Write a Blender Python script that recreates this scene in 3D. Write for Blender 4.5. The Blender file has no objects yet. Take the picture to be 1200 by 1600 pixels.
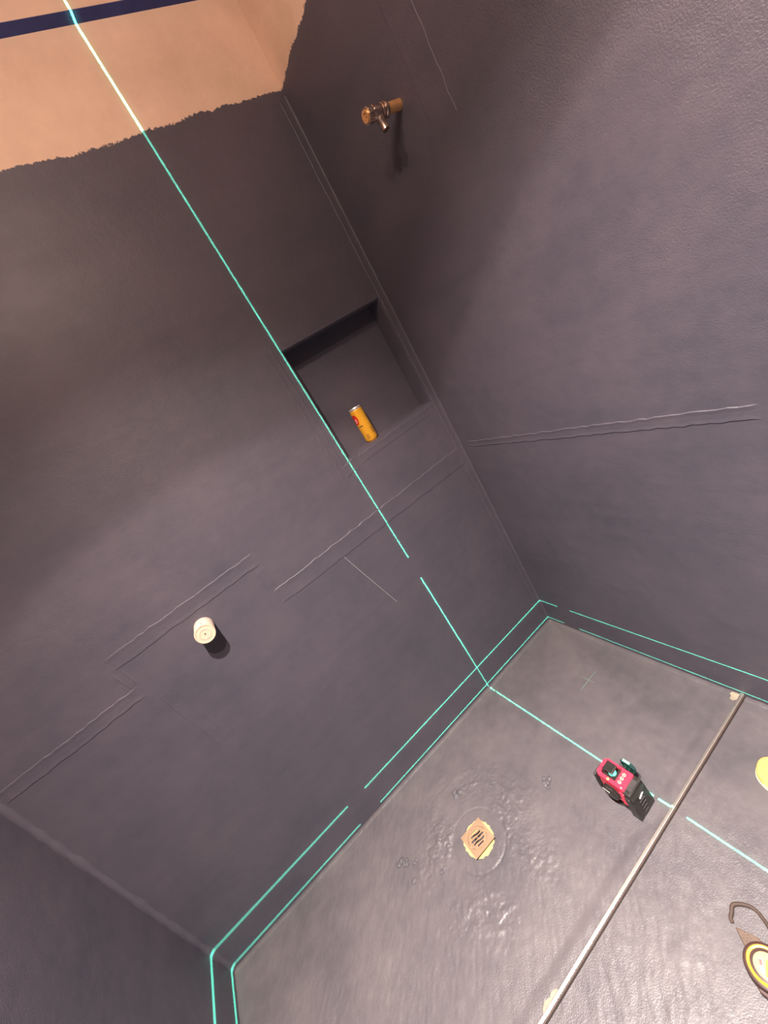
import bpy, bmesh, math, random
import numpy as np
from mathutils import Vector, Matrix

random.seed(7)
rng = np.random.default_rng(7)
SC = bpy.context.scene
COL = SC.collection
PI = math.pi

# ------------------------------------------------------------------ camera
cam_d = bpy.data.cameras.new('camera')
cam = bpy.data.objects.new('camera', cam_d)
COL.objects.link(cam)
CAM_LOC = Vector((-1.02225, -1.47560, 1.63359))
RIGHT = Vector((0.74130588, -0.45073436, -0.49729682))
DOWN = Vector((-0.58944503, -0.08288388, -0.80354516))
FWD = Vector((0.32096752, 0.88880189, -0.32712544))
rot = Matrix((RIGHT, -DOWN, -FWD)).transposed()
cam.matrix_world = Matrix.Translation(CAM_LOC) @ rot.to_4x4()
cam_d.sensor_fit = 'HORIZONTAL'
cam_d.sensor_width = 36.0
cam_d.lens = 620.01 / 1200 * 36.0
cam_d.clip_start = 0.01
SC.camera = cam

# ------------------------------------------------------------------ world, exposure
world = bpy.data.worlds.new('room_ambient')
SC.world = world
world.use_nodes = True
world.node_tree.nodes['Background'].inputs[0].default_value = (0.55, 0.5, 0.5, 1)
world.node_tree.nodes['Background'].inputs[1].default_value = 0.0
SC.view_settings.view_transform = 'Standard'
SC.view_settings.look = 'None'
SC.view_settings.exposure = 0.0
SC.view_settings.gamma = 1.0
SC.view_settings.use_curve_mapping = False
SC.cycles.use_denoising = True
SC.cycles.sample_clamp_indirect = 4.0
SC.cycles.max_bounces = 5
SC.cycles.adaptive_threshold = 0.02

# ------------------------------------------------------------------ ceiling lamps (two bulbs of one ceiling fitting)
def lamp(kind, loc, watts, col, size=None, blend=None):
    d = bpy.data.lights.new('ceiling_lamp', kind)
    d.energy = watts
    d.color = col
    d.shadow_soft_size = 0.022
    if kind == 'SPOT':
        d.spot_size = math.radians(size)
        d.spot_blend = blend
    o = bpy.data.objects.new('ceiling_lamp', d)
    o.location = loc
    COL.objects.link(o)


WARM = (1.0, 0.79, 0.70)
GLOW = (1.0, 0.80, 0.72)
CORE = (1.0, 0.93, 0.875)
LX = -1.08
for ly, watts, size, blend, core, csize in ((-1.25, 165.0, 113, 0.40, 530.0, 97), (-1.62, 100.0, 107, 0.07, 600.0, 74)):
    lamp('SPOT', (LX, ly, 2.86), watts, WARM, size, blend)             # reflector cone
    lamp('SPOT', (LX, ly, 2.855), core, CORE, csize, 1.0)              # its brighter core
    lamp('POINT', (LX, ly, 2.85), 20.5, GLOW)                          # light through the lamp glass


# ------------------------------------------------------------------ material helpers
def new_mat(name):
    m = bpy.data.materials.new(name)
    m.use_nodes = True
    nt = m.node_tree
    return m, nt, nt.nodes['Principled BSDF']


def N(nt, typ, **kw):
    n = nt.nodes.new(typ)
    for k, v in kw.items():
        setattr(n, k, v)
    return n


def noise(nt, vec, scale, detail=4.0, rough=0.55):
    n = N(nt, 'ShaderNodeTexNoise')
    n.inputs['Scale'].default_value = scale
    n.inputs['Detail'].default_value = detail
    n.inputs['Roughness'].default_value = rough
    nt.links.new(vec, n.inputs['Vector'])
    return n.outputs['Fac']


def math_n(nt, op, a, b=None, clamp=False):
    n = N(nt, 'ShaderNodeMath', operation=op, use_clamp=clamp)
    for i, v in enumerate((a, b)):
        if v is None:
            continue
        if isinstance(v, (int, float)):
            n.inputs[i].default_value = v
        else:
            nt.links.new(v, n.inputs[i])
    return n.outputs[0]


def ramp(nt, fac, c0, c1, p0=0.35, p1=0.65):
    n = N(nt, 'ShaderNodeValToRGB')
    n.color_ramp.elements[0].position = p0
    n.color_ramp.elements[1].position = p1
    n.color_ramp.elements[0].color = (*c0, 1)
    n.color_ramp.elements[1].color = (*c1, 1)
    nt.links.new(fac, n.inputs[0])
    return n.outputs[0]


def mix_col(nt, fac, a, b):
    n = N(nt, 'ShaderNodeMix', data_type='RGBA')
    for sock, v in ((n.inputs[0], fac), (n.inputs[6], a), (n.inputs[7], b)):
        if isinstance(v, tuple):
            sock.default_value = (*v, 1)
        elif isinstance(v, (int, float)):
            sock.default_value = v
        else:
            nt.links.new(v, sock)
    return n.outputs[2]


def world_pos(nt):
    return N(nt, 'ShaderNodeNewGeometry').outputs['Position']


def bump(nt, b, height, strength, dist, prev=None):
    n = N(nt, 'ShaderNodeBump')
    n.inputs['Strength'].default_value = strength
    n.inputs['Distance'].default_value = dist
    nt.links.new(height, n.inputs['Height'])
    if prev is not None:
        nt.links.new(prev, n.inputs['Normal'])
    if b is not None:
        nt.links.new(n.outputs[0], b.inputs['Normal'])
    return n.outputs[0]


PAINT_A = (0.066, 0.063, 0.083)
PAINT_B = (0.093, 0.082, 0.103)


def membrane(name, edge=False, rough=0.50, grain=1.0, ca=PAINT_A, cb=PAINT_B):
    """dark blue-grey waterproofing paint, rolled on; with edge=True bare plaster shows above it"""
    m, nt, b = new_mat(name)
    pos = world_pos(nt)
    big = noise(nt, pos, 3.2, 5, 0.6)
    mid = noise(nt, pos, 22, 4, 0.6)
    fine = noise(nt, pos, 270, 3, 0.6)
    st = N(nt, 'ShaderNodeVectorMath', operation='MULTIPLY')
    nt.links.new(pos, st.inputs[0])
    st.inputs[1].default_value = (1.2, 1.2, 9.0)
    roller_lightband = noise(nt, st.outputs[0], 2.0, 4, 0.6)  # roller marks in colour that also paint in the lamp's level light bands
    tot = math_n(nt, 'ADD', math_n(nt, 'ADD', math_n(nt, 'MULTIPLY', big, 0.55), math_n(nt, 'MULTIPLY', mid, 0.2)), math_n(nt, 'MULTIPLY', roller_lightband, 0.25))
    col = ramp(nt, tot, ca, cb, 0.38, 0.64)
    r = N(nt, 'ShaderNodeMapRange')
    r.inputs['To Min'].default_value = rough - 0.07
    r.inputs['To Max'].default_value = rough + 0.09
    nt.links.new(mid, r.inputs[0])
    n1 = bump(nt, None, mid, 0.35 * grain, 0.004)
    rough_patch = math_n(nt, 'MULTIPLY', math_n(nt, 'SUBTRACT', noise(nt, pos, 2.2, 3), 0.32), 2.6, True)
    n2 = bump(nt, b, math_n(nt, 'MULTIPLY', fine, rough_patch), 1.0 * grain, 0.0017, n1)
    if edge:
        sep = N(nt, 'ShaderNodeSeparateXYZ')
        nt.links.new(pos, sep.inputs[0])
        w1 = math_n(nt, 'MULTIPLY', math_n(nt, 'SUBTRACT', noise(nt, pos, 7, 2), 0.5), 0.05)
        w2 = math_n(nt, 'MULTIPLY', math_n(nt, 'SUBTRACT', noise(nt, pos, 90, 4, 0.7), 0.5), 0.028)
        z = math_n(nt, 'ADD', sep.outputs[2], math_n(nt, 'ADD', w1, w2))
        mask = math_n(nt, 'MULTIPLY', math_n(nt, 'SUBTRACT', z, 2.519), 400, True)
        stain = noise(nt, pos, 2.6, 5, 0.65)
        plaster = ramp(nt, stain, (0.69, 0.485, 0.345), (0.86, 0.62, 0.455), 0.33, 0.66)
        col = mix_col(nt, mask, col, plaster)
        rr = N(nt, 'ShaderNodeMix', data_type='FLOAT')
        nt.links.new(mask, rr.inputs[0])
        nt.links.new(r.outputs[0], rr.inputs[2])
        rr.inputs[3].default_value = 0.9
        nt.links.new(rr.outputs[0], b.inputs['Roughness'])
    else:
        nt.links.new(r.outputs[0], b.inputs['Roughness'])
    nt.links.new(col, b.inputs['Base Color'])
    return m


def solid(name, col, rough=0.5, metal=0.0, var=0.12, scale=60, bmp=0.0, emit=None, estr=0.0, spec=0.5):
    m, nt, b = new_mat(name)
    tc = N(nt, 'ShaderNodeTexCoord').outputs['Object']
    n = noise(nt, tc, scale, 4)
    lo = tuple(c * (1 - var) for c in col)
    hi = tuple(min(1.0, c * (1 + var)) for c in col)
    nt.links.new(ramp(nt, n, lo, hi, 0.3, 0.7), b.inputs['Base Color'])
    b.inputs['Roughness'].default_value = rough
    b.inputs['Metallic'].default_value = metal
    b.inputs['Specular IOR Level'].default_value = spec
    if bmp:
        bump(nt, b, n, bmp, 0.002)
    if emit:
        b.inputs['Emission Color'].default_value = (*emit, 1)
        b.inputs['Emission Strength'].default_value = estr
    return m


M = {}
M['wall'] = membrane('membrane_paint_wall', edge=True)
M['coat'] = membrane('membrane_paint_coat', rough=0.48)
M['floor'] = membrane('membrane_paint_floor', rough=0.385, grain=1.0, ca=(0.080, 0.072, 0.080), cb=(0.132, 0.116, 0.119))
M['plaster'] = solid('bare_plaster', (0.78, 0.56, 0.41), 0.9, var=0.1, scale=4)
M['blue'] = solid('blue_tape', (0.035, 0.045, 0.16), 0.55, var=0.15, scale=25)
M['alu'] = solid('brushed_aluminium', (0.72, 0.66, 0.60), 0.35, 1.0, var=0.06)
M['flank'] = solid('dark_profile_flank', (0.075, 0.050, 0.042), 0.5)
M['mortar'] = solid('pale_mortar', (0.30, 0.255, 0.19), 0.9, var=0.2, scale=90, bmp=0.5)
M['lump'] = membrane('membrane_lump', rough=0.55, ca=(0.075, 0.068, 0.080), cb=(0.11, 0.10, 0.11))
M['glint'] = solid('painted_laser_line', (0.40, 0.40, 0.38), 0.9)  # pale colour standing for laser light reflected on the wall
M['glintg'] = solid('painted_laser_cross', (0.13, 0.20, 0.17), 0.9)  # green-grey colour standing for a laser reflection on the floor

# ------------------------------------------------------------------ mesh helpers
def link(name, bm, mat, parent=None, smooth=False, loc=None):
    me = bpy.data.meshes.new(name)
    bmesh.ops.recalc_face_normals(bm, faces=bm.faces)
    bm.to_mesh(me)
    bm.free()
    if mat:
        me.materials.append(mat)
    if smooth:
        for p in me.polygons:
            p.use_smooth = True
        if smooth != 'all':
            me.set_sharp_from_angle(angle=math.radians(38))
    o = bpy.data.objects.new(name, me)
    COL.objects.link(o)
    if parent:
        o.parent = parent
    if loc is not None:
        o.location = loc
    return o


def empty(name, loc, label, cat, rz=0.0, group=None):
    o = bpy.data.objects.new(name, None)
    o.empty_display_size = 0.05
    o.location = loc
    o.rotation_euler.z = rz
    COL.objects.link(o)
    o['label'] = label
    o['category'] = cat
    if group:
        o['group'] = group
    return o


def structure(o, label=None):
    o['kind'] = 'structure'
    if label:
        o['label'] = label
    return o


def box(x0, x1, y0, y1, z0, z1, bev=0.0, seg=2, bm=None):
    own = bm is None
    t = bmesh.new()
    v = [t.verts.new((x, y, z)) for x in (x0, x1) for y in (y0, y1) for z in (z0, z1)]
    for f in ((0, 1, 3, 2), (4, 6, 7, 5), (0, 4, 5, 1), (2, 3, 7, 6), (0, 2, 6, 4), (1, 5, 7, 3)):
        t.faces.new([v[i] for i in f])
    if bev:
        bmesh.ops.bevel(t, geom=list(t.edges), offset=bev, segments=seg, affect='EDGES', profile=0.6)
    if own:
        return t
    merge(bm, t)
    return bm


def merge(bm, t, mat=None):
    me = bpy.data.meshes.new('tmp')
    if mat is not None:
        bmesh.ops.transform(t, matrix=mat, verts=t.verts)
    t.to_mesh(me)
    t.free()
    bm.from_mesh(me)
    bpy.data.meshes.remove(me)


def lathe(profile, seg=40, mat=None):
    """profile: (r, z) pairs, revolved about z; r=0 ends are closed to a point"""
    t = bmesh.new()
    rings = []
    for r, z in profile:
        if r < 1e-6:
            rings.append([t.verts.new((0, 0, z))])
        else:
            rings.append([t.verts.new((r * math.cos(2 * PI * k / seg), r * math.sin(2 * PI * k / seg), z)) for k in range(seg)])
    for a, b in zip(rings, rings[1:]):
        for k in range(seg):
            k2 = (k + 1) % seg
            if len(a) == 1 and len(b) == 1:
                continue
            if len(a) == 1:
                t.faces.new((a[0], b[k], b[k2]))
            elif len(b) == 1:
                t.faces.new((a[k], b[0], a[k2]))
            else:
                t.faces.new((a[k], b[k], b[k2], a[k2]))
    if mat is not None:
        bmesh.ops.transform(t, matrix=mat, verts=t.verts)
    return t


def prism(pts, h0, h1, bev=0.0, seg=2, mat=None):
    """2D outline pts in xy, extruded h0..h1 in z"""
    t = bmesh.new()
    lo = [t.verts.new((x, y, h0)) for x, y in pts]
    hi = [t.verts.new((x, y, h1)) for x, y in pts]
    n = len(pts)
    t.faces.new(lo[::-1])
    t.faces.new(hi)
    for i in range(n):
        t.faces.new((lo[i], lo[(i + 1) % n], hi[(i + 1) % n], hi[i]))
    if bev:
        bmesh.ops.bevel(t, geom=list(t.edges), offset=bev, segments=seg, affect='EDGES', profile=0.6)
    if mat is not None:
        bmesh.ops.transform(t, matrix=mat, verts=t.verts)
    return t


def tube(pts, rad, seg=10, flat=None):
    """swept tube (or flat strap, flat=(half width, half thickness)) along 3-D points, ends capped"""
    t = bmesh.new()
    pts = [Vector(p) for p in pts]
    rings = []
    up0 = Vector((0, 0, 1))
    for i, p in enumerate(pts):
        d = (pts[min(i + 1, len(pts) - 1)] - pts[max(i - 1, 0)]).normalized()
        s = d.cross(up0)
        if s.length < 1e-4:
            s = d.cross(Vector((1, 0, 0)))
        s.normalize()
        u = s.cross(d)
        a, b = flat if flat else (rad, rad)
        rings.append([t.verts.new(p + s * a * math.cos(2 * PI * k / seg) + u * b * math.sin(2 * PI * k / seg)) for k in range(seg)])
    for a, b in zip(rings, rings[1:]):
        for k in range(seg):
            t.faces.new((a[k], a[(k + 1) % seg], b[(k + 1) % seg], b[k]))
    t.faces.new(rings[0][::-1])
    t.faces.new(rings[-1])
    return t


def filled(outer, holes, h0, h1):
    """plate with holes: 2D outlines -> solid between h0 and h1, via a filled 2D curve"""
    cu = bpy.data.curves.new('tmp_outline', 'CURVE')
    cu.dimensions = '2D'
    cu.fill_mode = 'BOTH'
    cu.extrude = (h1 - h0) / 2
    for loop in [outer] + holes:
        s = cu.splines.new('POLY')
        s.points.add(len(loop) - 1)
        for p, (x, y) in zip(s.points, loop):
            p.co = (x, y, 0, 1)
        s.use_cyclic_u = True
    ob = bpy.data.objects.new('tmp_outline', cu)
    COL.objects.link(ob)
    me = bpy.data.meshes.new_from_object(ob.evaluated_get(bpy.context.evaluated_depsgraph_get()))
    t = bmesh.new()
    t.from_mesh(me)
    bmesh.ops.remove_doubles(t, verts=t.verts, dist=1e-6)
    bmesh.ops.translate(t, verts=t.verts, vec=(0, 0, (h0 + h1) / 2))
    bpy.data.objects.remove(ob)
    bpy.data.curves.remove(cu)
    bpy.data.meshes.remove(me)
    return t


def circle(r, n=40, cx=0, cy=0):
    return [(cx + r * math.cos(2 * PI * k / n), cy + r * math.sin(2 * PI * k / n)) for k in range(n)]


# ------------------------------------------------------------------ the room
W, H, L = 2.0, 3.0, 3.2
NX0, NX1, NZ0, NZ1, ND = -0.497, -0.0396, 1.3566, 1.8088, 0.09     # niche


def wall_with_niche():
    t = bmesh.new()
    xs = (-W, NX0, NX1, 0.0)
    zs = (0.0, NZ0, NZ1, H)
    g = [[t.verts.new((x, 0, z)) for z in zs] for x in xs]
    for i in range(3):
        for k in range(3):
            if (i, k) != (1, 1):
                t.faces.new((g[i][k], g[i + 1][k], g[i + 1][k + 1], g[i][k + 1]))
    f = [g[1][1], g[2][1], g[2][2], g[1][2]]
    b = [t.verts.new((v.co.x, ND, v.co.z)) for v in f]
    rim = []
    for i in range(4):
        j = (i + 1) % 4
        t.faces.new((f[i], f[j], b[j], b[i]))
        rim.append(t.edges.get((f[i], f[j])))
    t.faces.new(b)
    # body behind
    o = [t.verts.new((x, 0.22, z)) for x, z in ((-W, 0), (0, 0), (0, H), (-W, H))]
    t.faces.new(o)
    cor = [g[0][0], g[3][0], g[3][3], g[0][3]]
    sides = ([g[i][0] for i in range(4)], [g[3][k] for k in range(4)],
             [g[i][3] for i in (3, 2, 1, 0)], [g[0][k] for k in (3, 2, 1, 0)])
    for i in range(4):
        t.faces.new(list(sides[i]) + [o[(i + 1) % 4], o[i]])
    bmesh.ops.bevel(t, geom=rim, offset=0.004, segments=2, affect='EDGES')
    return t


wall_back = structure(link('wall_niche_side', wall_with_niche(), M['wall']), 'dark blue-grey painted shower wall with a recessed niche')
wall_right = structure(link('wall_right', box(0, 0.2, -L, 0.22, 0, H), M['wall']), 'dark blue-grey painted wall carrying the brass valve')
wall_left = structure(link('wall_left', box(-W - 0.2, -W, -L, 0.22, 0, H), M['wall']), 'dark unlit painted wall at the lower left')
wall_front = structure(link('wall_front', box(-W, 0, -L - 0.2, -L, 0, H), M['coat']))
ceiling = structure(link('ceiling', box(-W - 0.2, 0.2, -L - 0.2, 0.22, H, H + 0.1), M['plaster']))


# ---- floor: a fine grid with trowel marks, crust round the drain and a ragged band along the metal profile
def vnoise(x, y, seed):
    r = np.random.default_rng(seed)
    tab = r.random((256, 256))
    xi, yi = np.floor(x).astype(int), np.floor(y).astype(int)
    fx, fy = x - xi, y - yi
    fx, fy = fx * fx * (3 - 2 * fx), fy * fy * (3 - 2 * fy)
    g = lambda a, b: tab[a % 256, b % 256]
    return (g(xi, yi) * (1 - fx) + g(xi + 1, yi) * fx) * (1 - fy) + (g(xi, yi + 1) * (1 - fx) + g(xi + 1, yi + 1) * fx) * fy - 0.5


def sstep(a, b, x):
    t = np.clip((x - a) / (b - a), 0, 1)
    return t * t * (3 - 2 * t)


DR = (-1.005, -0.426)                    # drain centre
DEV = (-0.545, -0.715)                   # laser level
TAPE = (-0.688, -1.145)                  # tape measure
STRIP_Y = -0.847


def floor_height(X, Y):
    r = np.hypot(X - DR[0], Y - DR[1])
    ang = np.arctan2(Y - DR[1], X - DR[0])
    u, v = (X + Y) * 0.7071, (X - Y) * 0.7071
    fine = vnoise(u * 26, v * 95, 1) + 0.6 * vnoise(u * 60, v * 190, 2)
    soft = vnoise(X * 5, Y * 5, 3) + 0.5 * vnoise(X * 14, Y * 14, 4)
    crust_mask = sstep(0.095, 0.115, r) * (1 - sstep(0.16, 0.34, r)) * np.clip(0.55 + 1.4 * vnoise(X * 9, Y * 9, 5), 0, 1)
    crust = np.abs(vnoise(X * 48, Y * 48, 6)) + 0.8 * np.abs(vnoise(X * 120, Y * 120, 7))
    sw = np.clip(vnoise(ang * 2.3 + r * 9, r * 55, 8) * 2.0, 0, 1)
    h = 0.0012 * soft + 0.0012 * fine * (0.4 + 0.9 * np.clip(vnoise(X * 4, Y * 4, 9) + 0.4, 0, 1))
    h = h + 0.0085 * crust * crust_mask + 0.0045 * sw * crust_mask
    h = h - 0.0018 * np.exp(-((r - 0.104) / 0.0035) ** 2) * (0.6 + 0.8 * (vnoise(ang * 3, r * 0 + 1, 10) + 0.3))
    h = h + 0.0015 * (1 - sstep(0.07, 0.11, r))
    wob = 0.006 * vnoise(X * 12, Y * 0 + 3, 11)
    band = sstep(-0.790, -0.822, Y + wob) * (1 - sstep(-0.846, -0.848, Y))
    h = h + 0.0035 * band
    edge = 0.006 * vnoise(X * 20, Y * 0 + 9, 12)
    h = h + 0.0022 * (1 - sstep(0.012, 0.018, -Y + 0.5 * edge)) * (Y > -0.2)
    edge2 = 0.006 * vnoise(Y * 20, X * 0 + 9, 13)
    h = h + 0.0018 * (1 - sstep(0.012, 0.018, -X + 0.5 * edge2))
    # streaky rolled paint in the dry area
    dry = sstep(-0.86, -0.90, Y)
    h = h + dry * 0.0018 * np.clip(vnoise(u * 18, v * 60, 14), 0, 1)
    # keep flat below the things that stand on it
    for (cx, cy, r0) in ((DEV[0], DEV[1] - 0.02, 0.085), (TAPE[0], TAPE[1], 0.085), (-0.225, -1.0, 0.08)):
        d = np.hypot(X - cx, Y - cy)
        h = np.where(d < r0 + 0.04, h * sstep(r0, r0 + 0.04, d), h)
    d = np.hypot(X - DR[0], Y - DR[1])
    return h


def make_floor():
    nx, ny = 640, 480
    xs = np.linspace(-W, 0, nx)
    ys = np.linspace(0, -1.5, ny)
    X, Y = np.meshgrid(xs, ys, indexing='ij')
    Z = floor_height(X, Y)
    Z[:, -1] = 0
    verts = np.stack([X, Y, Z], -1).reshape(-1, 3).tolist()
    idx = np.arange(nx * ny).reshape(nx, ny)
    faces = np.stack([idx[:-1, :-1], idx[:-1, 1:], idx[1:, 1:], idx[1:, :-1]], -1).reshape(-1, 4).tolist()
    k = len(verts)
    verts += [(-W, -L, 0), (0, -L, 0)]
    faces.append([int(i) for i in idx[:, -1]][::-1] + [k, k + 1])
    me = bpy.data.meshes.new('floor')
    me.from_pydata(verts, [], faces)
    me.validate()
    me.materials.append(M['floor'])
    for p in me.polygons:
        p.use_smooth = True
    o = bpy.data.objects.new('floor', me)
    COL.objects.link(o)
    return o


floor = structure(make_floor(), 'glossy grey-blue painted shower floor with trowel marks')


# ---- tape bands under the paint: thin raised strips with uneven edges, parts of their wall
def wall_band(parent, a, b, width, on, th=0.0022, step=0.02, ragged=0.0025, name='sealing_band', w2=None):
    """a, b: (s, z) ends of the centre line; s is x on the niche wall, y on the right wall"""
    a, b = Vector(a), Vector(b)
    d = b - a
    n = max(2, int(d.length / step))
    d.normalize()
    p = Vector((-d.y, d.x))
    t = bmesh.new()
    cols = []
    for i in range(n + 1):
        c = a + (b - a) * (i / n)
        ww = width if w2 is None else width + (w2 - width) * i / n
        e1, e2 = random.uniform(-ragged, ragged), random.uniform(-ragged, ragged)
        offs = ((-ww / 2 + e1 - 0.0015, -0.0005), (-ww / 2 + e1 + 0.0012, th), (-ww * 0.2 + e1, th * 0.55), (ww * 0.2 + e2, th * 0.55),
                (ww / 2 + e2 - 0.0012, th), (ww / 2 + e2 + 0.0015, -0.0005))
        if i in (0, n):
            offs = tuple((o, -0.0005) for o, _ in offs)
        ring = []
        for o, h in offs:
            q = c + p * o
            ring.append(t.verts.new((q.x, -h, q.y) if on == 'back' else (-h, q.x, q.y)))
        cols.append(ring)
    for r0, r1 in zip(cols, cols[1:]):
        for k in range(5):
            t.faces.new((r0[k], r0[k + 1], r1[k + 1], r1[k]))
    return link(name, t, M['coat'], parent)


wall_band(wall_back, (-1.560, 1.262), (-1.000, 1.258), 0.050, 'back')
wall_band(wall_back, (-1.985, 1.130), (-1.543, 1.129), 0.044, 'back')
wall_band(wall_back, (-1.552, 1.236), (-1.548, 1.145), 0.030, 'back', th=0.0012)
wall_band(wall_back, (-1.035, 1.086), (-0.012, 1.072), 0.062, 'back', th=0.0018, w2=0.082)
wall_band(wall_back, (-1.020, 1.232), (-1.022, 1.118), 0.036, 'back', th=0.0008)
wall_band(wall_back, (-1.500, 1.090), (-1.470, 0.760), 0.05, 'back', th=0.0007)
wall_band(wall_back, (-0.545, 1.846), (-0.545, 1.30), 0.030, 'back', th=0.0011, ragged=0.004)
wall_band(wall_back, (-0.560, 1.325), (-0.470, 1.325), 0.042, 'back', th=0.0016, ragged=0.005)
wall_band(wall_back, (-0.470, 1.330), (-0.030, 1.330), 0.034, 'back', th=0.0010, ragged=0.003)
wall_band(wall_back, (-0.017, 2.50), (-0.016, 0.15), 0.026, 'back', th=0.0012, ragged=0.0015)
wall_band(wall_right, (-0.040, 1.112), (-1.060, 1.116), 0.026, 'right', th=0.0022, w2=0.038)
wall_band(wall_right, (-1.085, 1.10), (-1.075, 0.45), 0.045, 'right', th=0.0009)
wall_band(wall_right, (-0.568, 1.998), (-0.556, 2.50), 0.088, 'right', th=0.0010)
wall_band(wall_right, (-0.530, 1.994), (-0.380, 1.950), 0.012, 'right', th=0.0006)

# thin plaster fillets in the corners (as trims of the setting)
def fillet(name, path, n1, n2, r):
    """concave fillet along a 2-point path, between planes with inward normals n1 and n2"""
    t = bmesh.new()
    p0, p1 = Vector(path[0]), Vector(path[1])
    n1, n2 = Vector(n1), Vector(n2)
    m = max(6, int((p1 - p0).length / 0.03))
    rows = []
    for i in range(m + 1):
        c = p0.lerp(p1, i / m)
        rr = r * random.uniform(0.7, 1.2)
        row = [t.verts.new(c - n1 * 0.001 - n2 * 0.001)]
        for k in range(5):
            a = k / 4 * PI / 2
            row.append(t.verts.new(c + n1 * rr * (1 - math.sin(a)) + n2 * rr * (1 - math.cos(a)) - (n1 * 0.0004 if k == 4 else n2 * 0.0004 if k == 0 else Vector())))
        rows.append(row)
    for a, b in zip(rows, rows[1:]):
        for k in range(6):
            t.faces.new((a[k], a[(k + 1) % 6], b[(k + 1) % 6], b[k]))
    t.faces.new(rows[0])
    t.faces.new(rows[-1][::-1])
    return structure(link(name, t, M['coat'], None, True))


fillet('trim_1', ((0, 0, 0.0), (0, 0, 2.50)), (-1, 0, 0), (0, -1, 0), 0.007)
fillet('trim_2', ((-W, 0, 0.0), (-W, 0, 2.50)), (1, 0, 0), (0, -1, 0), 0.016)

# plaster board edge under the ceiling with a blue taped underside
t = bmesh.new()
prof = [(0.0, 2.787), (-0.021, 2.800), (-0.021, H), (0.0, H)]
v = [[t.verts.new((x, y, z)) for y, z in prof] for x in (-W, 0)]
t.faces.new(v[0]); t.faces.new(v[1][::-1])
for i in range(4):
    t.faces.new((v[0][i], v[1][i], v[1][(i + 1) % 4], v[0][(i + 1) % 4]))
board = structure(link('trim_3', t, M['plaster']), 'plaster ledge above the niche wall with a blue lower edge')
t = bmesh.new()
prof = [(0.0006, 2.7855), (-0.0212, 2.7990), (-0.0212, 2.8005), (0.0006, 2.7870)]
for x0, x1 in ((-W, -0.69), (-0.69, 0)):
    v = [[t.verts.new((x, y, z)) for y, z in prof] for x in (x0, x1)]
    t.faces.new(v[0]); t.faces.new(v[1][::-1])
    for i in range(4):
        t.faces.new((v[0][i], v[1][i], v[1][(i + 1) % 4], v[0][(i + 1) % 4]))
link('blue_tape', t, M['blue'], board)

# faint laser reflections painted as a pale wall line and a floor cross
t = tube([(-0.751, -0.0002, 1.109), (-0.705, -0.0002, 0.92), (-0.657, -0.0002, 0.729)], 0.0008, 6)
link('laser_glint_line', t, M['glint'], wall_back)
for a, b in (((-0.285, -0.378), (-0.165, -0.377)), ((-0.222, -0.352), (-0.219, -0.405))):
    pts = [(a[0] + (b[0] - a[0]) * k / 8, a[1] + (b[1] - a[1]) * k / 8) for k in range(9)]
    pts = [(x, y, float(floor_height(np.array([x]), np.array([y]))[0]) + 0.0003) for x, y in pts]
    link('laser_glint_cross', tube(pts, 0.0012, 6), M['glintg'], floor)


# crumbly lumps of mortar under the paint
def lump(cx, cy, size, mat, parent, seed, flat=0.45, name='mortar_lump'):
    r = random.Random(seed)
    t = bmesh.new()
    for k in range(11):
        s = bmesh.new()
        bmesh.ops.create_icosphere(s, subdivisions=2, radius=size * r.uniform(0.16, 0.4))
        for q in s.verts:
            q.co *= r.uniform(0.8, 1.2)
            q.co.z *= flat
        a, d = r.uniform(0, 2 * PI), size * r.uniform(0.1, 0.75)
        merge(t, s, Matrix.Translation((cx + d * math.cos(a), cy + d * math.sin(a), 0.001)))
    return link(name, t, mat, parent, True)


for (x, y, s, sd) in ((-0.962, -0.243, 0.024, 1), (-0.687, -0.493, 0.022, 2), (-1.275, -0.254, 0.026, 3), (-1.24, -0.29, 0.012, 4),
                      (-1.27, -0.335, 0.014, 5), (-0.83, -0.33, 0.014, 6), (-1.17, -0.395, 0.014, 7)):
    lump(x, y, s * 1.2, M['lump'], floor, sd, 0.6)


def patch(pts, h, mat, parent, name):
    return link(name, prism(pts, -0.001, h, 0.0008, 1), mat, parent)


patch([(-0.004, -0.818), (-0.014, -0.813), (-0.022, -0.822), (-0.034, -0.820), (-0.038, -0.830), (-0.028, -0.8405), (-0.003, -0.8405)], 0.006, M['mortar'], floor, 'mortar_patch')
patch([(-1.095, -0.832), (-1.108, -0.829), (-1.118, -0.834), (-1.135, -0.827), (-1.150, -0.833), (-1.158, -0.8405), (-1.088, -0.8405)], 0.0055, M['mortar'], floor, 'mortar_patch')

# ------------------------------------------------------------------ metal floor profile
prof = link('floor_profile', box(-W + 0.001, -0.001, STRIP_Y - 0.0045, STRIP_Y + 0.0045, 0.0, 0.0145, 0.0012, 2), M['alu'])
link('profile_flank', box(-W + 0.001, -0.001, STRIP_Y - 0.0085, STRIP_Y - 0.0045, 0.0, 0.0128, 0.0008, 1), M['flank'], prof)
prof['label'] = 'long straight aluminium floor profile dividing the shower floor from the dry area'
prof['category'] = 'metal profile'

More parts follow.
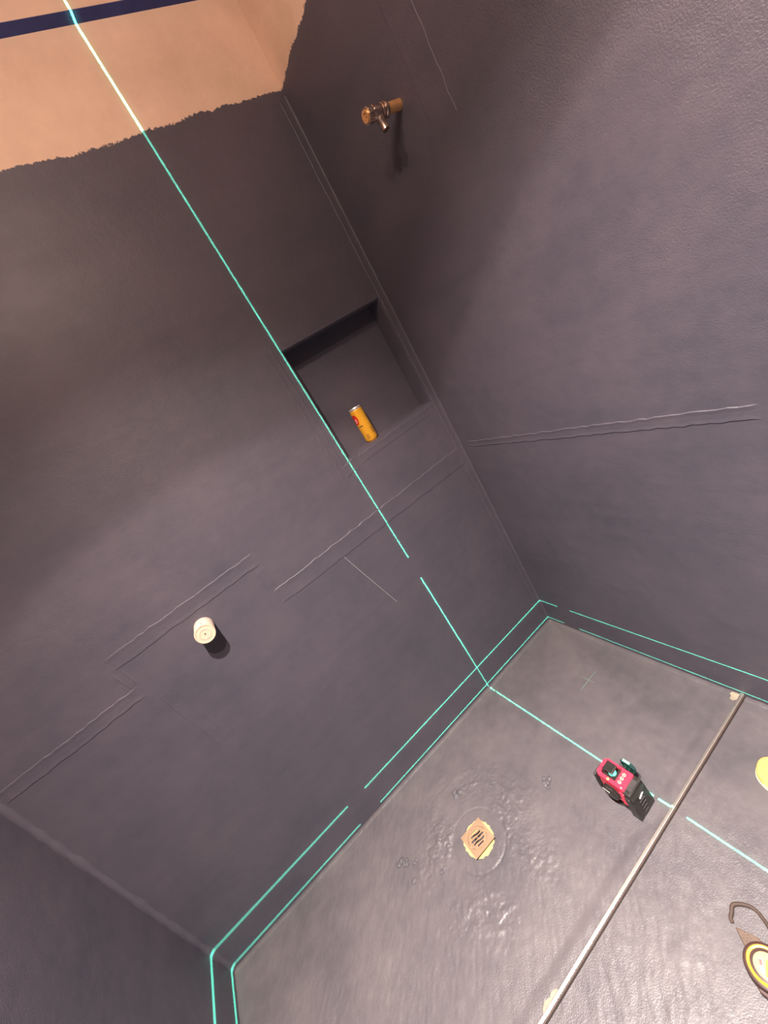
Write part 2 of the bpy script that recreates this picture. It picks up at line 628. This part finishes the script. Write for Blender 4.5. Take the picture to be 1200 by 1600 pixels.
# ------------------------------------------------------------------ brass angle valve on the right wall
M['brass'] = solid('raw_brass', (0.95, 0.52, 0.22), 0.34, 0.6, var=0.1)
M['bronze'] = solid('tarnished_chrome', (0.62, 0.48, 0.40), 0.30, 1.0, var=0.2, scale=40)
M['dark'] = solid('dark_opening', (0.012, 0.010, 0.010), 0.6)
VY, VZ = -0.452, 2.146
valve = empty('angle_valve', (0, VY, VZ), 'brass and chrome angle valve sticking out of the dark right wall', 'valve')
AX = Matrix.Rotation(-PI / 2, 4, 'Y')            # local z -> -x (out of the wall)
link('pipe_stub', lathe([(0, -0.002), (0.0125, -0.002), (0.0125, 0.052), (0, 0.052)], 32, AX), M['brass'], valve, True)
link('collar', lathe([(0, 0.048), (0.0165, 0.048), (0.018, 0.050), (0.018, 0.057), (0.0165, 0.059), (0.0135, 0.059), (0.0135, 0.062), (0.017, 0.063),
                      (0.017, 0.067), (0.0, 0.068)], 32, AX), M['bronze'], valve, True)
link('valve_body', lathe([(0, 0.064), (0.0145, 0.066), (0.0165, 0.072), (0.0172, 0.084), (0.0165, 0.096), (0.015, 0.100), (0.0, 0.101)], 32, AX), M['bronze'], valve, True)
hb = bmesh.new()
hp = []
for k in range(48):
    r = 0.0185 if (k // 2) % 2 else 0.0172
    hp.append((r * math.cos(2 * PI * k / 48), r * math.sin(2 * PI * k / 48)))
handle = link('handle', prism(hp, 0.099, 0.119, 0.001, 1, AX), M['bronze'], valve)
link('handle_ring', lathe([(0.0075, 0.1185), (0.0075, 0.1225), (0.0135, 0.1225), (0.0135, 0.1185)], 32, AX), M['brass'], handle, True)
link('handle_screw', lathe([(0, 0.1185), (0.0045, 0.1185), (0.0045, 0.1235), (0, 0.124)], 20, AX), M['brass'], handle, True)
# outlet pointing down and slightly towards the room
OUT = Matrix.Translation((-0.080, 0, -0.008)) @ Matrix.Rotation(math.radians(172), 4, 'X') @ Matrix.Rotation(math.radians(0), 4, 'Y')
link('outlet', lathe([(0, 0.0), (0.0118, 0.0), (0.0118, 0.013), (0.0104, 0.015), (0.0104, 0.036), (0.0076, 0.037), (0.0076, 0.030), (0, 0.030)], 28, OUT), M['bronze'], valve, True)

# ------------------------------------------------------------------ cream pipe plug on the niche wall
M['cream'] = solid('cream_plastic', (0.66, 0.52, 0.38), 0.45, var=0.05)
M['cream2'] = solid('cream_plastic_rim', (0.66, 0.53, 0.44), 0.5, var=0.05)
plug = empty('pipe_plug', (-1.278, 0, 1.173), 'round cream plastic plug sticking out of the wall left of centre', 'plug')
AY = Matrix.Rotation(PI / 2, 4, 'X')             # local z -> -y (out of the wall)
link('sleeve', lathe([(0, -0.001), (0.033, -0.001), (0.033, 0.060), (0.031, 0.063), (0, 0.063)], 48, AY), M['cream2'], plug, True)
cap = link('cap', lathe([(0.0, 0.062), (0.0322, 0.062), (0.034, 0.064), (0.034, 0.070), (0.0322, 0.0725), (0.0285, 0.0725), (0.0275, 0.071),
                         (0.019, 0.0715), (0.018, 0.0725), (0.016, 0.0725), (0.015, 0.0712), (0.0, 0.0712)], 48, AY), M['cream'], plug, True)
link('screw', lathe([(0, 0.0705), (0.0022, 0.0705), (0.0022, 0.0722), (0, 0.0724)], 16, AY), M['dark'], cap, True)
link('wall_tab', box(-0.012, 0.010, -0.066, -0.050, 0.026, 0.036, 0.002), M['cream2'], plug)

# ------------------------------------------------------------------ yellow drink can in the niche
M['canyel'] = solid('yellow_can_lacquer', (0.88, 0.44, 0.035), 0.30, 0.35, var=0.05)
M['canred'] = solid('red_print', (0.50, 0.02, 0.015), 0.4)
M['canpink'] = solid('pale_red_print', (0.85, 0.42, 0.36), 0.45)
M['canink'] = solid('dark_print', (0.10, 0.05, 0.02), 0.5)
M['silver'] = solid('can_end', (0.90, 0.87, 0.83), 0.42, 0.8)
CX, CY = -0.345, 0.048
can = empty('drink_can', (CX, CY, NZ0), 'slim yellow drink can with red emblem standing in the wall niche', 'can', math.radians(0))
RC = 0.0272
link('can_body', lathe([(0, 0.004), (0.019, 0.003), (0.0212, 0.0), (0.0225, 0.001), (RC - 0.001, 0.008), (RC, 0.012), (RC, 0.135), (RC - 0.0004, 0.139), (0.0256, 0.143), (0, 0.143)], 48), M['canyel'], can, True)
lid = link('can_lid', lathe([(0, 0.1435), (0.0215, 0.1435), (0.0225, 0.1425), (0.0235, 0.1430), (0.0246, 0.1482), (0.0256, 0.1495), (0.0266, 0.1482), (0.0264, 0.1455), (0.0256, 0.1425), (0, 0.142)], 48), M['silver'], can, True)
link('pull_tab', filled([(0.009 * math.cos(a) * 1.0, 0.0055 * math.sin(a)) for a in [2 * PI * k / 24 for k in range(24)]],
                        [circle(0.003, 14, 0.004, 0)], 0.1432, 0.1445), M['silver'], lid)


def can_patch(name, a0, z0, ha, hz, mat, shape='ellipse', lift=0.0003, hole=None, parent=can, n=28, tilt=0.0):
    """print on the can wall: curved patch centred at angle a0 (radians) and height z0"""
    t = bmesh.new()
    th = 0.0002

    def P(a, z, r):
        return (r * math.cos(a), r * math.sin(a), z)
    if shape == 'ellipse':
        rings = []
        k0 = hole if hole else 0.0
        for s in np.linspace(k0, 1, 5):
            ring = []
            for k in range(n):
                q = 2 * PI * k / n
                da, dz = ha * s * math.cos(q), hz * s * math.sin(q)
                da, dz = da * math.cos(tilt) - dz / RC * math.sin(tilt), dz * math.cos(tilt) + da * RC * math.sin(tilt)
                ring.append(t.verts.new(P(a0 + da, z0 + dz, RC + lift + th)))
            rings.append(ring)
        for A, B in zip(rings, rings[1:]):
            for k in range(n):
                t.faces.new((A[k], A[(k + 1) % n], B[(k + 1) % n], B[k]))
        if not hole:
            bmesh.ops.remove_doubles(t, verts=t.verts, dist=1e-7)
    else:
        cols = 8
        g = [[t.verts.new(P(a0 - ha + 2 * ha * i / cols, z0 + s * hz, RC + lift)) for s in (-1, 1)] for i in range(cols + 1)]
        for A, B in zip(g, g[1:]):
            t.faces.new((A[0], B[0], B[1], A[1]))
    return link(name, t, mat, parent, 'all')


# direction from the can towards the camera is about (-0.41, -0.91)
FACE = math.atan2(-1.52, -0.68)
emb = can_patch('emblem', FACE - 0.88, 0.106, 0.50, 0.022, M['canred'], tilt=0.0)
can_patch('emblem_ring', FACE - 0.84, 0.101, 0.20, 0.009, M['canpink'], lift=0.0006, hole=0.55)
for k in range(4):
    can_patch('small_print', FACE - 0.35 + 0.04 * (k % 2), 0.016 + 0.0055 * k, 0.28 - 0.03 * k, 0.0009, M['canink'], 'strip')
for k in range(5):
    can_patch('small_print', FACE + 0.80, 0.030 + 0.0055 * k, 0.20 + 0.03 * (k % 2), 0.0009, M['canink'], 'strip')
can_patch('print_band', FACE - 0.55, 0.074, 0.35, 0.002, M['canink'], 'strip')

# ------------------------------------------------------------------ floor drain
M['drain'] = solid('brass_drain_plate', (0.31, 0.20, 0.122), 0.5, 0.1, var=0.08, scale=30)
M['tapey'] = solid('yellow_masking_tape', (0.62, 0.50, 0.17), 0.5, var=0.1)
FZ = 0.0024
drain = empty('floor_drain', (DR[0], DR[1], 0), 'square brass drain cover with slotted round grate on yellow tape', 'drain', math.radians(-1))
rag = [(r * math.cos(a), r * math.sin(a)) for a, r in ((2 * PI * k / 40, 0.059 + random.uniform(-0.003, 0.003)) for k in range(40))]
under = link('masking_tape', filled(rag, [circle(0.028, 40)], 0.0, FZ), M['tapey'], drain)
tm = Matrix.Rotation(math.radians(1.0), 4, 'Y') @ Matrix.Rotation(math.radians(-4.5), 4, 'X')
hs = 0.0485
plate = filled([(-hs, -hs), (hs, -hs), (hs, hs), (-hs, hs)], [circle(0.0385, 48)], 0.0, 0.003)
bmesh.ops.transform(plate, matrix=Matrix.Translation((0.0, 0.002, 0.0075)) @ tm, verts=plate.verts)
link('cover_plate', plate, M['drain'], drain)


def slot(cx, cy, half, wid, bend=0.0, n=9):
    """curved slot along local u (diagonal), returned as closed outline"""
    up, dn = [], []
    for i in range(n):
        s = -1 + 2 * i / (n - 1)
        x, y = cx + bend * math.sin(PI * s), cy + half * s
        up.append((x + wid, y)); dn.append((x - wid, y))
    lo, hi = [], []
    for k in range(1, 5):
        a = PI * k / 5
        hi.append((up[-1][0] - wid + wid * math.cos(a), up[-1][1] + wid * math.sin(a)))
        lo.append((dn[0][0] + wid - wid * math.cos(a), dn[0][1] - wid * math.sin(a)))
    pts = up + hi + dn[::-1] + lo
    ca, sa = math.cos(math.radians(84)), math.sin(math.radians(84))
    return [(x * ca - y * sa, x * sa + y * ca) for x, y in pts]


gr = filled(circle(0.0372, 48), [slot(-0.024, 0, 0.011, 0.0030), slot(-0.0125, 0.0, 0.021, 0.0036, 0.002), slot(0.0, 0.014, 0.010, 0.0040), slot(0.0, -0.015, 0.010, 0.0040),
                                 slot(0.0125, 0, 0.021, 0.0036, 0.002), slot(0.024, 0, 0.011, 0.0030)], 0.0, 0.0026)
bmesh.ops.transform(gr, matrix=Matrix.Translation((0.0, 0.002, 0.0075)) @ tm, verts=gr.verts)
link('grate', gr, M['drain'], drain)
link('drain_well', lathe([(0, 0.0010), (0.040, 0.0010), (0.040, 0.0046), (0.0385, 0.0046), (0.0385, 0.0018), (0, 0.0018)], 40), M['dark'], drain, True)

# ------------------------------------------------------------------ laser level
M['red'] = solid('red_plastic', (0.72, 0.035, 0.075), 0.35, var=0.06)
M['black'] = solid('black_plastic', (0.020, 0.017, 0.015), 0.38, var=0.2)
M['rubber'] = solid('charcoal_rubber', (0.035, 0.030, 0.030), 0.6, var=0.2)
M['tealcap'] = solid('dark_teal_cap', (0.02, 0.06, 0.055), 0.25)
M['glow'] = solid('lit_laser_prism', (0.15, 0.7, 0.5), 0.2, emit=(0.12, 1.0, 0.62), estr=2.2)
M['glowsoft'] = solid('painted_laser_glow', (0.25, 0.45, 0.38), 0.25, emit=(0.30, 1.0, 0.70), estr=0.45)
M['amber'] = solid('amber_indicator', (0.9, 0.5, 0.1), 0.3, emit=(1.0, 0.55, 0.12), estr=0.7)
M['button'] = solid('pale_button', (0.75, 0.40, 0.30), 0.5)
M['icon'] = solid('button_icon', (0.42, 0.04, 0.04), 0.5)
M['white'] = solid('white_print', (0.62, 0.60, 0.58), 0.5)

dev = empty('laser_level', (DEV[0], DEV[1], 0), 'red and black cross-line laser level standing on the shower floor', 'laser level', math.radians(1.0))


def dpart(name, bm, mat, parent=dev, smooth=False):
    return link(name, bm, mat, parent, smooth)


XZ = Matrix(((1, 0, 0, 0), (0, 0, -1, 0), (0, 1, 0, 0), (0, 0, 0, 1)))      # outline (x, z) -> extrude along -y
# red housing: a chamfered block with a hole through its top for the emitter window
ox = [(-0.033, -0.055), (0.029, -0.055), (0.031, -0.05), (0.031, 0.030), (0.020, 0.040), (-0.024, 0.040), (-0.034, 0.030), (-0.034, -0.05)]
hous = filled(ox, [[(-0.022, -0.022), (0.022, -0.022), (0.022, 0.022), (0.010, 0.030), (-0.010, 0.030), (-0.022, 0.022)]], 0.116, 0.130)
low = prism(ox, 0.036, 0.1165, 0.003, 2)
merge(hous, low)
dpart('housing', hous, M['red'])
dpart('window_frame', prism([(-0.0215, -0.0215), (0.0215, -0.0215), (0.0215, 0.0215), (0.010, 0.0295), (-0.010, 0.0295), (-0.0215, 0.0215)], 0.1166, 0.124), M['black'])
# cage round the top emitter: cap on four corner posts, lit prism below
wc = prism([(-0.0165, -0.0165), (0.0165, -0.0165), (0.0165, 0.0165), (-0.0165, 0.0165)], 0.149, 0.1565, 0.003, 2)
top_cage = dpart('window_cap', wc, M['black'])
for sx in (-1, 1):
    for sy in (-1, 1):
        dpart('window_post', tube([(sx * 0.021, sy * 0.021, 0.122), (sx * 0.0212, sy * 0.0212, 0.140), (sx * 0.0150, sy * 0.0150, 0.1515)], 0.0009, 8), M['black'], top_cage)
dpart('prism', lathe([(0, 0.124), (0.012, 0.124), (0.012, 0.128), (0.003, 0.1375), (0, 0.1375)], 24), M['glow'], top_cage, True)
# foot with bottom emitter gap
foot = dpart('foot', prism([(-0.034, -0.055), (0.031, -0.055), (0.031, 0.034), (-0.034, 0.034)], 0.0005, 0.009, 0.002, 2), M['black'])
for sx in (-1, 1):
    for sy in (-1, 1):
        dpart('foot_post', tube([(sx * 0.0215, sy * 0.0215, 0.008), (sx * 0.0215, sy * 0.0215, 0.037)], 0.0012, 8), M['black'], foot)


def side_window(s):
    """emitter cage on the right (s=1) or left (s=-1) flank; plane of light lies between flank and cap"""
    x0 = 0.031 if s > 0 else -0.034
    zc, yc = 0.075, -0.004
    mx = Matrix.Translation((x0, yc, zc)) @ Matrix.Rotation(s * PI / 2, 4, 'Y')
    bh = 0.014 if s > 0 else 0.007
    base = dpart('side_window', lathe([(0, -0.002), (0.028, -0.002), (0.028, bh - 0.004), (0.024, bh), (0, bh)], 8, mx @ Matrix.Rotation(PI / 8, 4, 'Z')), M['black'])
    capm = M['tealcap'] if s > 0 else M['black']
    h0 = 0.030 if s > 0 else 0.004
    dpart('side_cap', lathe([(0, h0), (0.025, h0), (0.028, h0 + 0.003), (0.026, h0 + 0.009), (0.020, h0 + 0.012), (0, h0 + 0.012)], 8, mx @ Matrix.Rotation(PI / 8, 4, 'Z')), capm, base)
    if s > 0:
        for a in (45, 135, 225, 315):
            c, q = 0.0225 * math.cos(math.radians(a)), 0.0225 * math.sin(math.radians(a))
            dpart('side_post', tube([mx @ Vector((c, q, 0.012)), mx @ Vector((c, q, 0.0315))], 0.0009, 8), M['black'], base)
        dpart('prism', lathe([(0, 0.0135), (0.011, 0.0135), (0.003, 0.019), (0, 0.019)], 20, mx), M['glow'], base, True)
    return base


rw = side_window(1)
dpart('laser_glow_strip', box(0.0605, 0.0690, -0.0160, 0.0080, 0.0985, 0.1035, 0.0012, 1), M['glowsoft'], rw)  # added strip; its emission stands for laser light on the side piece
lw = side_window(-1)
# white mark on the left flank
dpart('maker_mark', prism([(-0.004, 0.088), (0.010, 0.094), (0.022, 0.090), (0.020, 0.086), (0.008, 0.087), (0.0, 0.083)], 0.0, 0.0008,
                          mat=Matrix.Translation((-0.0505, -0.004, 0)) @ Matrix(((0, 0, -1, 0), (1, 0, 0, 0), (0, 1, 0, 0), (0, 0, 0, 1)))), M['white'], lw)
# flank grip ribs towards the battery
for k in range(4):
    dpart('grip_rib', box(-0.0375, -0.0325, -0.051, -0.034, 0.040 + k * 0.018, 0.051 + k * 0.018, 0.002), M['red'])
# buttons
for k in range(3):
    cx = -0.0155 + k * 0.014
    b = dpart('button', lathe([(0, 0.1295), (0.0058, 0.1295), (0.0058, 0.1310), (0.005, 0.1316), (0, 0.1316)], 20, Matrix.Translation((cx, -0.034, 0))), M['button'], dev, True)
    ic = filled(circle(0.0034, 16, cx, -0.034), [circle(0.0022, 12, cx, -0.034)], 0.1314, 0.1319)
    merge(ic, box(cx - 0.0005, cx + 0.0005, -0.0368, -0.0312, 0.1314, 0.1319))
    dpart('button_icon', ic, M['icon'], b)
dpart('indicator', lathe([(0, 0.1292), (0.0042, 0.1292), (0.0042, 0.131), (0.002, 0.1322), (0, 0.1324)], 20, Matrix.Translation((-0.0285, -0.002, 0))), M['amber'], dev, True)
dpart('indicator', lathe([(0, 0.1292), (0.0026, 0.1292), (0.0026, 0.1305), (0, 0.131)], 16, Matrix.Translation((-0.0285, -0.046, 0))), M['button'], dev, True)
# battery pack: profile in (y, z), extruded along x
YZ = Matrix(((0, 0, 1, 0), (1, 0, 0, 0), (0, 1, 0, 0), (0, 0, 0, 1)))         # outline (y, z) -> extrude along x
bat = dpart('battery', prism([(-0.052, 0.0005), (-0.080, 0.0005), (-0.084, 0.006), (-0.083, 0.030), (-0.074, 0.088), (-0.069, 0.098), (-0.052, 0.098)], -0.041, 0.039, 0.004, 3, YZ), M['black'])
dpart('battery_latch', prism([(-0.050, 0.080), (-0.074, 0.082), (-0.079, 0.094), (-0.078, 0.117), (-0.073, 0.123), (-0.050, 0.124)], -0.036, 0.034, 0.004, 3, YZ), M['black'])
dpart('latch_pad', prism([(-0.052, 0.1235), (-0.072, 0.1225), (-0.072, 0.1250), (-0.052, 0.1260)], -0.022, 0.020, 0.0008, 1, YZ), M['rubber'])
for k in range(4):
    z = 0.062 - k * 0.014
    y = -0.0775 - k * 0.0018
    dpart('vent_slot', box(-0.014, 0.016 - 0.003 * k, y - 0.0035, y, z, z + 0.0045, 0.001, 1), M['rubber'], bat)
dpart('battery_mark', prism([(-0.004, 0.070), (0.006, 0.072), (0.018, 0.080), (0.013, 0.083), (0.003, 0.078), (-0.006, 0.075)], 0.0, 0.0030,
                            mat=Matrix.Translation((0, -0.0752, 0)) @ XZ), M['white'], bat)
# bracket plate at the back
dpart('back_bracket', box(-0.037, 0.004, 0.045, 0.053, 0.040, 0.112, 0.0025, 2), M['rubber'])
dpart('bracket_arm', box(-0.016, 0.006, 0.034, 0.050, 0.050, 0.066, 0.002, 1), M['rubber'])


# the planes of laser light: the device's own light sources, each a point source whose
# light leaves only within a thin flat fan (normal nrm, thickness set so the beam stays collimated)
def laser_fan(loc, nrm, half, strength, wall=None, down=None):
    """wall, down: distances to the main wall and to the floor for a standing fan; else a level fan"""
    d = bpy.data.lights.new('laser_fan', 'POINT')
    d.energy = 1.0
    d.shadow_soft_size = 0.0
    d.use_nodes = True
    nt = d.node_tree
    nt.nodes.clear()
    out = N(nt, 'ShaderNodeOutputLight')
    em = N(nt, 'ShaderNodeEmission')
    em.inputs[0].default_value = (0.12, 1.0, 0.56, 1)
    tc = N(nt, 'ShaderNodeTexCoord').outputs['Normal']
    dot = N(nt, 'ShaderNodeVectorMath', operation='DOT_PRODUCT')
    nt.links.new(tc, dot.inputs[0])
    dot.inputs[1].default_value = nrm
    ad = math_n(nt, 'ABSOLUTE', dot.outputs['Value'])
    fall = N(nt, 'ShaderNodeLightFalloff')
    fall.inputs['Strength'].default_value = strength
    fall.inputs['Smooth'].default_value = 0.0
    s = fall.outputs['Constant']
    if wall:                         # the beam is collimated: same thickness near and far
        sep = N(nt, 'ShaderNodeSeparateXYZ')
        nt.links.new(tc, sep.inputs[0])
        cy = math_n(nt, 'MAXIMUM', math_n(nt, 'ABSOLUTE', sep.outputs[1]), 0.15)
        cz = math_n(nt, 'MAXIMUM', math_n(nt, 'MULTIPLY', sep.outputs[2], DOWN_SIGN), 0.0001)
        qy = math_n(nt, 'DIVIDE', cy, wall)
        qz = math_n(nt, 'DIVIDE', cz, down)
        to_floor = math_n(nt, 'GREATER_THAN', qz, qy)
        lim = math_n(nt, 'MULTIPLY', math_n(nt, 'MAXIMUM', qy, qz), half)
        c = math_n(nt, 'ADD', math_n(nt, 'MULTIPLY', to_floor, cz), math_n(nt, 'MULTIPLY', math_n(nt, 'SUBTRACT', 1.0, to_floor), cy))
        s = math_n(nt, 'DIVIDE', s, math_n(nt, 'MAXIMUM', c, 0.1))
        s = math_n(nt, 'MULTIPLY', s, math_n(nt, 'ADD', 1.0, math_n(nt, 'MULTIPLY', to_floor, 1.2)))
    else:
        lim = half / 1.1
    x = math_n(nt, 'SUBTRACT', 1.0, math_n(nt, 'DIVIDE', ad, lim), True)
    x = math_n(nt, 'MULTIPLY', x, 2.0, True)
    halo = math_n(nt, 'SUBTRACT', 1.0, math_n(nt, 'DIVIDE', math_n(nt, 'DIVIDE', ad, lim), 7.0), True)
    x = math_n(nt, 'ADD', x, math_n(nt, 'MULTIPLY', math_n(nt, 'MULTIPLY', halo, halo), 0.022))
    s = math_n(nt, 'MULTIPLY', s, x)
    nt.links.new(s, em.inputs['Strength'])
    nt.links.new(em.outputs[0], out.inputs[0])
    o = bpy.data.objects.new('laser_fan', d)
    o.parent = dev
    o.location = loc
    COL.objects.link(o)


DOWN_SIGN = -1.0
LS = 300.0
laser_fan((0, 0, 0.1425), (0, 0, 1), 0.0060, LS * 1.7)
laser_fan((0, 0, 0.0200), (0, 0, 1), 0.0052, LS * 1.7)
laser_fan((0.053, -0.004, 0.075), (1, 0, 0), 0.0040, LS * 1.25, 0.72, 0.075)

# ------------------------------------------------------------------ tape measure
M['tmblack'] = solid('brown_black_rubber', (0.055, 0.024, 0.020), 0.5, var=0.15)
M['tmyel'] = solid('orange_yellow_plastic', (0.62, 0.30, 0.025), 0.35, var=0.05)
M['tmlabel'] = solid('yellow_green_label', (0.55, 0.50, 0.16), 0.4, var=0.12, scale=40)
M['tmlime'] = solid('lime_print', (0.28, 0.48, 0.04), 0.4)
M['tmred'] = solid('pale_red_print', (0.40, 0.10, 0.09), 0.4)
M['strap'] = solid('dark_webbing', (0.055, 0.033, 0.024), 0.7, var=0.15)
M['grip'] = solid('olive_brown_rubber', (0.105, 0.066, 0.045), 0.65, var=0.12)
tm_o = empty('tape_measure', (TAPE[0], TAPE[1], 0), 'round black tape measure with yellow ring at the right frame edge', 'tape measure', math.radians(0))
link('case', lathe([(0, 0.0005), (0.041, 0.0005), (0.0455, 0.005), (0.0455, 0.028), (0.0435, 0.034), (0.040, 0.036), (0, 0.036)], 48), M['tmblack'], tm_o, True)
link('yellow_ring', lathe([(0.0315, 0.0355), (0.0315, 0.0372), (0.0325, 0.0378), (0.0370, 0.0378), (0.038, 0.0370), (0.038, 0.0355)], 48), M['tmyel'], tm_o, True)
lab = link('label_disc', lathe([(0, 0.0355), (0.0255, 0.0355), (0.0255, 0.0366), (0, 0.0368)], 40), M['tmlabel'], tm_o, True)
link('label_print', prism([(-0.020, 0.003), (-0.012, 0.010), (0.004, 0.018), (0.006, 0.012), (-0.008, 0.004), (-0.016, -0.001)], 0.0362, 0.0371), M['white'], lab)
link('label_print', prism([(-0.008, 0.012), (0.002, 0.017), (0.004, 0.012), (-0.005, 0.007)], 0.0364, 0.0373), M['tmred'], lab)
link('label_print', prism([(-0.020, -0.006), (-0.016, -0.002), (0.010, 0.006), (0.014, 0.002), (-0.010, -0.008)], 0.0362, 0.0371), M['tmlime'], lab)
link('label_print', prism([(-0.016, -0.013), (-0.013, -0.010), (0.012, -0.004), (0.014, -0.008), (-0.006, -0.015)], 0.0362, 0.0371), M['tmred'], lab)
# pointed rubber grip nose towards the upper left
nose = prism([(0.028, 0.074), (0.000, 0.040), (0.012, 0.028), (0.035, 0.022), (0.043, 0.030), (0.039, 0.045)], 0.001, 0.024, 0.003, 2)
nose_o = link('grip_nose', nose, M['grip'], tm_o)
for k in range(9):
    i, j = k % 3, k // 3
    px, py = 0.0165 + 0.0065 * i + 0.001 * j, 0.040 + 0.0065 * j + 0.0015 * i
    link('grip_dimple', lathe([(0, 0.0238), (0.0014, 0.0238), (0.0014, 0.0245), (0, 0.0246)], 10, Matrix.Translation((px, py, 0))), M['tmblack'], nose_o)
# belt clip bulge on the far flank
link('belt_clip', prism([(-0.046, 0.006), (-0.052, -0.002), (-0.050, -0.022), (-0.038, -0.034), (-0.034, -0.028), (-0.044, -0.010)], 0.003, 0.022, 0.0015, 1), M['tmblack'], tm_o)
# wrist strap curling over the floor
sp = [(-0.653, -1.060), (-0.646, -1.0535), (-0.634, -1.0515), (-0.622, -1.0478), (-0.613, -1.0500), (-0.601, -1.061), (-0.593, -1.074), (-0.591, -1.087),
      (-0.596, -1.100), (-0.605, -1.115), (-0.618, -1.128), (-0.640, -1.136)]
zz = [0.004, 0.005, 0.008, 0.010, 0.010, 0.009, 0.008, 0.007, 0.007, 0.008, 0.010, 0.011]
fine = []
for i in range(len(sp) - 1):
    for k in range(4):
        u = k / 4
        p = [np.array((*sp[max(0, min(len(sp) - 1, i + q))], zz[max(0, min(len(sp) - 1, i + q))])) for q in (-1, 0, 1, 2)]
        c = 0.5 * ((2 * p[1]) + (-p[0] + p[2]) * u + (2 * p[0] - 5 * p[1] + 4 * p[2] - p[3]) * u * u + (-p[0] + 3 * p[1] - 3 * p[2] + p[3]) * u ** 3)
        fine.append((c[0] - TAPE[0], c[1] - TAPE[1], c[2]))
link('strap', tube(fine, 0.003, 10, flat=(0.0044, 0.0034)), M['strap'], tm_o, True)

# ------------------------------------------------------------------ yellow sponge
M['sponge'] = solid('yellow_sponge', (0.66, 0.42, 0.11), 0.85, var=0.14, scale=120, bmp=0.5)
M['pale'] = solid('pale_sponge_rim', (0.70, 0.62, 0.44), 0.8, var=0.06, scale=120)
sp_o = empty('yellow_sponge', (-0.225, -1.0, 0), 'small rounded yellow sponge with a pale rim on the floor beside the metal profile', 'sponge')


def blob(rx, ry, h0, h1, inset, wave, seed):
    t = bmesh.new()
    r = random.Random(seed)
    ph = [r.uniform(0, 2 * PI) for _ in range(3)]
    rings = []
    n = 48
    for f, z in ((0.0, h0), (0.92, h0), (1.0, h0 + (h1 - h0) * 0.3), (0.98, h0 + (h1 - h0) * 0.75), (0.90, h1), (0.5, h1 + 0.001), (0.0, h1 + 0.001)):
        ring = []
        for k in range(n):
            a = 2 * PI * k / n
            s = 1 + wave * (math.sin(2 * a + ph[0]) * 0.5 + math.sin(3 * a + ph[1]) * 0.6 + math.sin(5 * a + ph[2]) * 0.3)
            ring.append(t.verts.new((rx * f * s * math.cos(a), ry * f * s * math.sin(a), z)))
        rings.append(ring)
    for A, B in zip(rings, rings[1:]):
        for k in range(n):
            t.faces.new((A[k], A[(k + 1) % n], B[(k + 1) % n], B[k]))
    bmesh.ops.remove_doubles(t, verts=t.verts, dist=1e-6)
    return t


link('sponge_pad', blob(0.050, 0.036, 0.010, 0.026, 0, 0.10, 3), M['sponge'], sp_o, True)
link('sponge_rim', blob(0.053, 0.039, 0.0005, 0.012, 0, 0.10, 3), M['pale'], sp_o, True)
